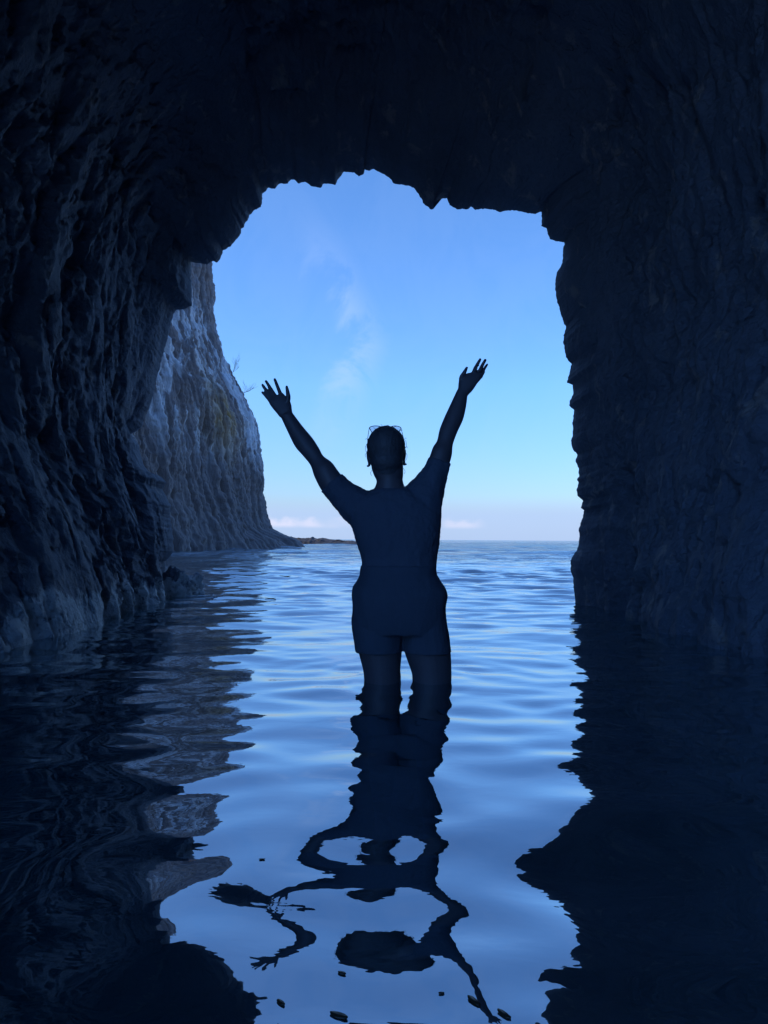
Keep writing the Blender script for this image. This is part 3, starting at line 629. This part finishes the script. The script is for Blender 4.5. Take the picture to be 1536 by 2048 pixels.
# eyeglasses pushed up on the head
gl_o = empty("eyeglasses", at(771, 856, 3.085))
tag(gl_o, "thin dark wire eyeglasses pushed up on top of the head", "eyeglasses")
def tube_obj(name, pts, r_, parent, mat=M_metal, closed=False):
    bm = bmesh.new()
    pts = [Vector(p) for p in pts]
    k = len(pts); arr = np.array(pts)
    if k > 2:
        q = np.linspace(0, k - 1, (k - 1) * 6 + 1)
        pts = [Vector(v) for v in np.stack([cr(np.arange(k, dtype=float), arr[:, j], q) for j in range(3)], 1)]
    prev = None
    for i, p in enumerate(pts):
        d = (pts[min(i + 1, len(pts) - 1)] - pts[max(i - 1, 0)]).normalized()
        a = d.cross(Vector((.1, 1, .2))).normalized() * r_; b = a.normalized().cross(d) * r_
        lp = [bm.verts.new(p + a * math.cos(t) + b * math.sin(t)) for t in [i2 * math.pi / 4 for i2 in range(8)]]
        if prev:
            for j in range(8): bm.faces.new((prev[j], prev[(j + 1) % 8], lp[(j + 1) % 8], lp[j]))
        else: bm.faces.new(lp[::-1])
        prev = lp
    bm.faces.new(prev)
    return bm_obj(name, bm, mat, parent)
GD = 3.085
lensL = [(738.5, 855.5), (742, 853.2), (749, 851.8), (757, 852.2), (764, 854.5), (768, 858), (766, 866), (760, 871), (751, 871.5), (744.5, 866), (741, 860)]
lensR = [(778, 855), (783, 853), (790, 851.8), (797, 853), (802, 855.8), (800, 860), (797.5, 866), (792, 871), (784, 871.5), (777, 867), (775, 860)]
frm = tube_obj("frame", [at(a, b, GD) for a, b in lensL + [lensL[0]]], .0015, gl_o)
bm = bmesh.new(); bm.from_mesh(frm.data)
o2 = tube_obj("bridge", [at(a, b, GD) for a, b in lensR + [lensR[0]]], .0015, gl_o); bm.from_mesh(o2.data)
o3 = tube_obj("bridge", [at(768, 857.5, GD), at(772, 855.5, GD + .003), at(775, 858, GD)], .0015, gl_o); bm.from_mesh(o3.data)
bm.to_mesh(frm.data); bm.free()
for o_ in (o2, o3): bpy.data.objects.remove(o_)
for ln in (lensL, lensR):
    bm = bmesh.new(); pts = [at(a, b, GD) for a, b in ln]
    f0 = [bm.verts.new(p + Vector((0, -.0008, 0))) for p in pts]; f1 = [bm.verts.new(p + Vector((0, .0008, 0))) for p in pts]
    bm.faces.new(f0); bm.faces.new(f1[::-1])
    for i in range(len(pts)): bm.faces.new((f0[i], f1[i], f1[(i + 1) % len(pts)], f0[(i + 1) % len(pts)]))
    bm_obj("lens", bm, M_lens, gl_o, False)
tube_obj("temple", [at(738.5, 855.5, GD), at(737.6, 862, 3.06), at(736, 872, 3.03), at(735, 884, 3.0), at(735.5, 890, 2.985)], .0012, gl_o)
tube_obj("temple", [at(802, 855.8, GD), at(803.5, 862, 3.06), at(806, 872, 3.03), at(809, 884, 3.0), at(809.5, 890, 2.985)], .0012, gl_o)

# ------------------------------------------------------------------ small things
def shrub(px_, py_, d, size, n, seed, label, lean):
    rr = random.Random(seed); base_p = at(px_, py_, d)
    root = bpy.data.meshes.new("dry_shrub"); bm = bmesh.new()
    def br(p, dvec, ln, r_, lvl):
        k = 4; pts = [p]
        for i in range(k):
            dvec = (dvec + Vector((rr.uniform(-.25, .25), rr.uniform(-.25, .25), rr.uniform(-.12, .25)))).normalized()
            pts.append(pts[-1] + dvec * ln / k)
        chain(bm, pts, [r_ * (1 - .6 * i / k) for i in range(k + 1)], 5)
        if lvl > 0:
            for i in range(3):
                br(pts[1 + i], (dvec + Vector((rr.uniform(-.9, .9), rr.uniform(-.7, .7), rr.uniform(-.2, .7)))).normalized(), ln * .55, r_ * .6, lvl - 1)
    for i in range(n):
        br(base_p, Vector((lean[0] + rr.uniform(-.5, .5), rr.uniform(-.4, .4), lean[1] + rr.uniform(-.2, .5))).normalized(), size * rr.uniform(.6, 1), .008, 2)
    o = bm_obj("dry_shrub", bm, M_twig)
    return tag(o, label, "shrub", "dry shrubs on the cliff edge")
shrub(466, 744, DC - .6, .95, 4, 2, "taller leafless dry shrub standing higher up on the cliff edge", (.35, .9))
shrub(488, 786, DC - .6, .75, 5, 5, "small leafless dry shrub lower on the cliff edge, beside the raised hand", (.8, .35))

leaf_spots = [(678, 2022, .011, .6, "dark curled leaf floating near the viewer, largest of the floating leaves"),
 (948, 2001, .010, 1.1, "dark oblong leaf floating below the reflection of the head"),
 (1008, 2031, .009, .9, "narrow dark leaf floating lowest of all, near the dark right bank"),
 (562, 1999, .007, .7, "thin dark leaf floating beside the left dark reflection edge"),
 (684, 1938, .006, .2, "small dark leaf floating just under the reflected body"),
 (883, 1981, .004, .1, "tiny dark leaf scrap floating above the oblong leaf"),
 (722, 2041, .004, .4, "tiny dark leaf scrap floating at the bottom beside the curled leaf"),
 (524, 1721, .005, .0, "pale scrap of leaf floating in the bright reflection left of the arms"),
 (571, 1153, .050, .2, "dark bit of driftwood afloat beyond the cave mouth, near the cliff reflection"),
 (541, 1197, .030, .1, "small dark bit of driftwood afloat at the cave mouth")]
for i, (a, b, sz, rot, lb) in enumerate(leaf_spots):
    dv = CM @ np.array([(a - 768) / F, (1024 - b) / F, -1.0]); k = -H / dv[2]
    x_, y_ = dv[0] * k, dv[1] * k
    bm = bmesh.new(); rg = random.Random(i); n_ = 18
    tv, bv = [], []
    for j in range(n_):
        t = 2 * math.pi * j / n_; r_ = (sz if sz > .02 else sz * .6) * (1 + .16 * math.sin(2 * t + i) + rg.uniform(-.07, .07))
        vx, vy_ = r_ * math.cos(t) * 1.7, r_ * math.sin(t) * .8
        zc = .06 * abs(vx) ** 2 / sz
        tv.append(bm.verts.new((vx, vy_, zc + .0007))); bv.append(bm.verts.new((vx, vy_, zc - .0004)))
    ct, cb = bm.verts.new((0, 0, .0009 + sz * .03)), bm.verts.new((0, 0, -.0005))
    for j in range(n_):
        j2 = (j + 1) % n_
        bm.faces.new((ct, tv[j], tv[j2])); bm.faces.new((cb, bv[j2], bv[j])); bm.faces.new((tv[j], bv[j], bv[j2], tv[j2]))
    nm = "driftwood" if "driftwood" in lb else "floating_leaf"
    o = bm_obj(nm, bm, M_leaf); o.location = (x_, y_, sea_z(x_, y_) + .001); o.rotation_euler = (0, 0, -rot)
    tag(o, lb, "driftwood" if nm == "driftwood" else "leaf", "driftwood on the sea" if nm == "driftwood" else "leaves floating on the water")

bm = bmesh.new(); rg = random.Random(4)
for (a, b, ln, wd) in [(384, 1192, .14, .02), (396, 1191, .16, .018), (410, 1193, .12, .014), (388, 1197, .22, .016), (372, 1201, .16, .012), (420, 1196, .10, .01), (360, 1206, .12, .012), (402, 1186, .06, .012), (428, 1192, .05, .008)]:
    dv = CM @ np.array([(a - 768) / F, (1024 - b) / F, -1.0]); k = -H / dv[2]
    x_, y_ = dv[0] * k, dv[1] * k; n_ = 22; up, dn = [], []
    for j in range(n_):
        t = 2 * math.pi * j / n_; q = 1 + .35 * math.sin(3 * t + a) + rg.uniform(-.25, .25)
        xx, yy2 = x_ + ln * .5 * q * math.cos(t), y_ + wd * 3 * q * math.sin(t) + .25 * ln * math.cos(t)
        z0 = sea_z(xx, yy2); up.append(bm.verts.new((xx, yy2, z0 + .006))); dn.append(bm.verts.new((xx, yy2, z0 - .004)))
    bm.faces.new(up); bm.faces.new(dn[::-1])
    for j in range(n_): bm.faces.new((up[j], dn[j], dn[(j + 1) % n_], up[(j + 1) % n_]))
bmesh.ops.triangulate(bm, faces=bm.faces[:])
fo = bm_obj("foam", bm, M_foam, None, False)
tag(fo, "thin white foam streaks on the water around the boulders at the cave wall", "foam", None, "stuff")

# ------------------------------------------------------------------ sky, sun
SUN_EL, SUN_AZ = R(38), R(250)      # azimuth from +y towards +x
w = bpy.data.worlds.new("World"); S.world = w; w.use_nodes = True
nt = w.node_tree
for n_ in list(nt.nodes): nt.nodes.remove(n_)
out = nd(nt, "ShaderNodeOutputWorld"); bg = nd(nt, "ShaderNodeBackground"); nt.links.new(bg.outputs[0], out.inputs[0])
bg.inputs[1].default_value = 0.12
sky = nd(nt, "ShaderNodeTexSky"); sky.sky_type = 'NISHITA'; sky.sun_disc = False
sky.sun_elevation = SUN_EL; sky.sun_rotation = SUN_AZ
sky.air_density = 1.0; sky.dust_density = 0.6; sky.ozone_density = 1.6
tc = nd(nt, "ShaderNodeTexCoord"); dirv = tc.outputs["Generated"]
nn = nd(nt, "ShaderNodeVectorMath"); nn.operation = 'NORMALIZE'; nt.links.new(dirv, nn.inputs[0])
sp = nd(nt, "ShaderNodeSeparateXYZ"); nt.links.new(nn.outputs[0], sp.inputs[0])
el = sp.outputs[2]
az = mathn(nt, 'DIVIDE', sp.outputs[0], mathn(nt, 'MAXIMUM', sp.outputs[1], 0.05))
tint = mixc(nt, 1.0, (1, 1, 1), (1, 1, 1))
tmix = nd(nt, "ShaderNodeMix"); tmix.data_type = 'RGBA'; tmix.inputs[7].default_value = (0.52, 1.22, 2.45, 1)  # bluer, brighter sky behind the viewer, added as fill for cave and person
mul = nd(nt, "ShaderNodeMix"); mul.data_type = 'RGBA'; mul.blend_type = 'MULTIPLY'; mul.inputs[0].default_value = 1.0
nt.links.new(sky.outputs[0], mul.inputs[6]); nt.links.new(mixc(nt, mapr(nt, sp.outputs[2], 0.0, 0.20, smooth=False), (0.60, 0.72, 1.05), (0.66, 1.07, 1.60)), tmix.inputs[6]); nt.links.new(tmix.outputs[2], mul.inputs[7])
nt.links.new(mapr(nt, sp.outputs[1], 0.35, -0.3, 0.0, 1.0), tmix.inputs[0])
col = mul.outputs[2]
# grey-lilac bank low over the sea
bank = mathn(nt, 'MULTIPLY', mapr(nt, el, 0.03, 0.062, 1.0, 0.0), 0.85)
col = mixc(nt, bank, col, (2.95, 3.95, 5.9))
# row of small cumulus
cv = nd(nt, "ShaderNodeCombineXYZ"); nt.links.new(mathn(nt, 'MULTIPLY', az, 1.0), cv.inputs[0]); nt.links.new(mathn(nt, 'MULTIPLY', el, 1.6), cv.inputs[2])
nc = noisetex(nt, cv.outputs[0], 55, 4, 0.55)
nb = noisetex(nt, cv.outputs[0], 14, 2, 0.5)
crow = mathn(nt, 'MULTIPLY', mapr(nt, el, 0.0130, 0.0195), mapr(nt, mathn(nt, 'SUBTRACT', el, mathn(nt, 'MULTIPLY', nc, 0.022)), 0.009, 0.019, 1.0, 0.0))
crow = mathn(nt, 'MULTIPLY', crow, mapr(nt, nb, 0.30, 0.50))
wl = mathn(nt, 'MULTIPLY', mapr(nt, az, -0.40, -0.15), mapr(nt, az, -0.05, -0.02, 1.0, 0.0))
wr2 = mathn(nt, 'MULTIPLY', mapr(nt, az, 0.07, 0.09), mapr(nt, az, 0.11, 0.14, 0.7, 0.0))
crow = mathn(nt, 'MULTIPLY', crow, mathn(nt, 'ADD', wl, wr2))
col = mixc(nt, mathn(nt, 'MULTIPLY', crow, 0.42), col, (6.6, 5.9, 6.7))
# thin high wisps
wv_ = nd(nt, "ShaderNodeCombineXYZ"); nt.links.new(az, wv_.inputs[0]); nt.links.new(el, wv_.inputs[2])
nw = noisetex(nt, wv_.outputs[0], 9.0, 5, 0.6, (1.3, 1, 1.0), 1.2)
bend = mathn(nt, 'MULTIPLY', mathn(nt, 'ABSOLUTE', mathn(nt, 'SUBTRACT', el, 0.25)), 0.45)
path = mathn(nt, 'ABSOLUTE', mathn(nt, 'ADD', mathn(nt, 'ADD', az, 0.022), mathn(nt, 'ADD', bend, mathn(nt, 'MULTIPLY', mathn(nt, 'SUBTRACT', nw, 0.5), 0.12))))
wm = mathn(nt, 'MULTIPLY', mapr(nt, path, 0.0, 0.04, 1.0, 0.0), mathn(nt, 'MULTIPLY', mapr(nt, el, 0.08, 0.22), mapr(nt, el, 0.27, 0.42, 1.0, 0.0)))
wf = mathn(nt, 'MULTIPLY', mathn(nt, 'ADD', wm, 0.12), mapr(nt, nw, 0.30, 0.65))
col = mixc(nt, mathn(nt, 'MULTIPLY', wf, 0.36), col, (3.4, 4.6, 7.3))
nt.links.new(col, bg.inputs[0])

sd = bpy.data.lights.new("sun", 'SUN'); sd.energy = 3.0; sd.angle = R(0.53); sd.color = (1.0, 0.93, 0.82)
so = bpy.data.objects.new("sun", sd); C.objects.link(so)
sv = Vector((math.sin(SUN_AZ) * math.cos(SUN_EL), math.cos(SUN_AZ) * math.cos(SUN_EL), math.sin(SUN_EL)))
so.rotation_euler = sv.to_track_quat('Z', 'Y').to_euler()

# ------------------------------------------------------------------ render
S.render.engine = 'CYCLES'
S.view_settings.view_transform = 'Standard'; S.view_settings.look = 'None'
S.view_settings.exposure = 0.45; S.view_settings.gamma = 1.0; S.view_settings.use_curve_mapping = False
cy = S.cycles
cy.use_denoising = True
try: cy.denoiser = 'OPENIMAGEDENOISE'
except Exception: pass
cy.max_bounces = 14; cy.diffuse_bounces = 8; cy.glossy_bounces = 6; cy.transparent_max_bounces = 12
cy.sample_clamp_indirect = 6.0
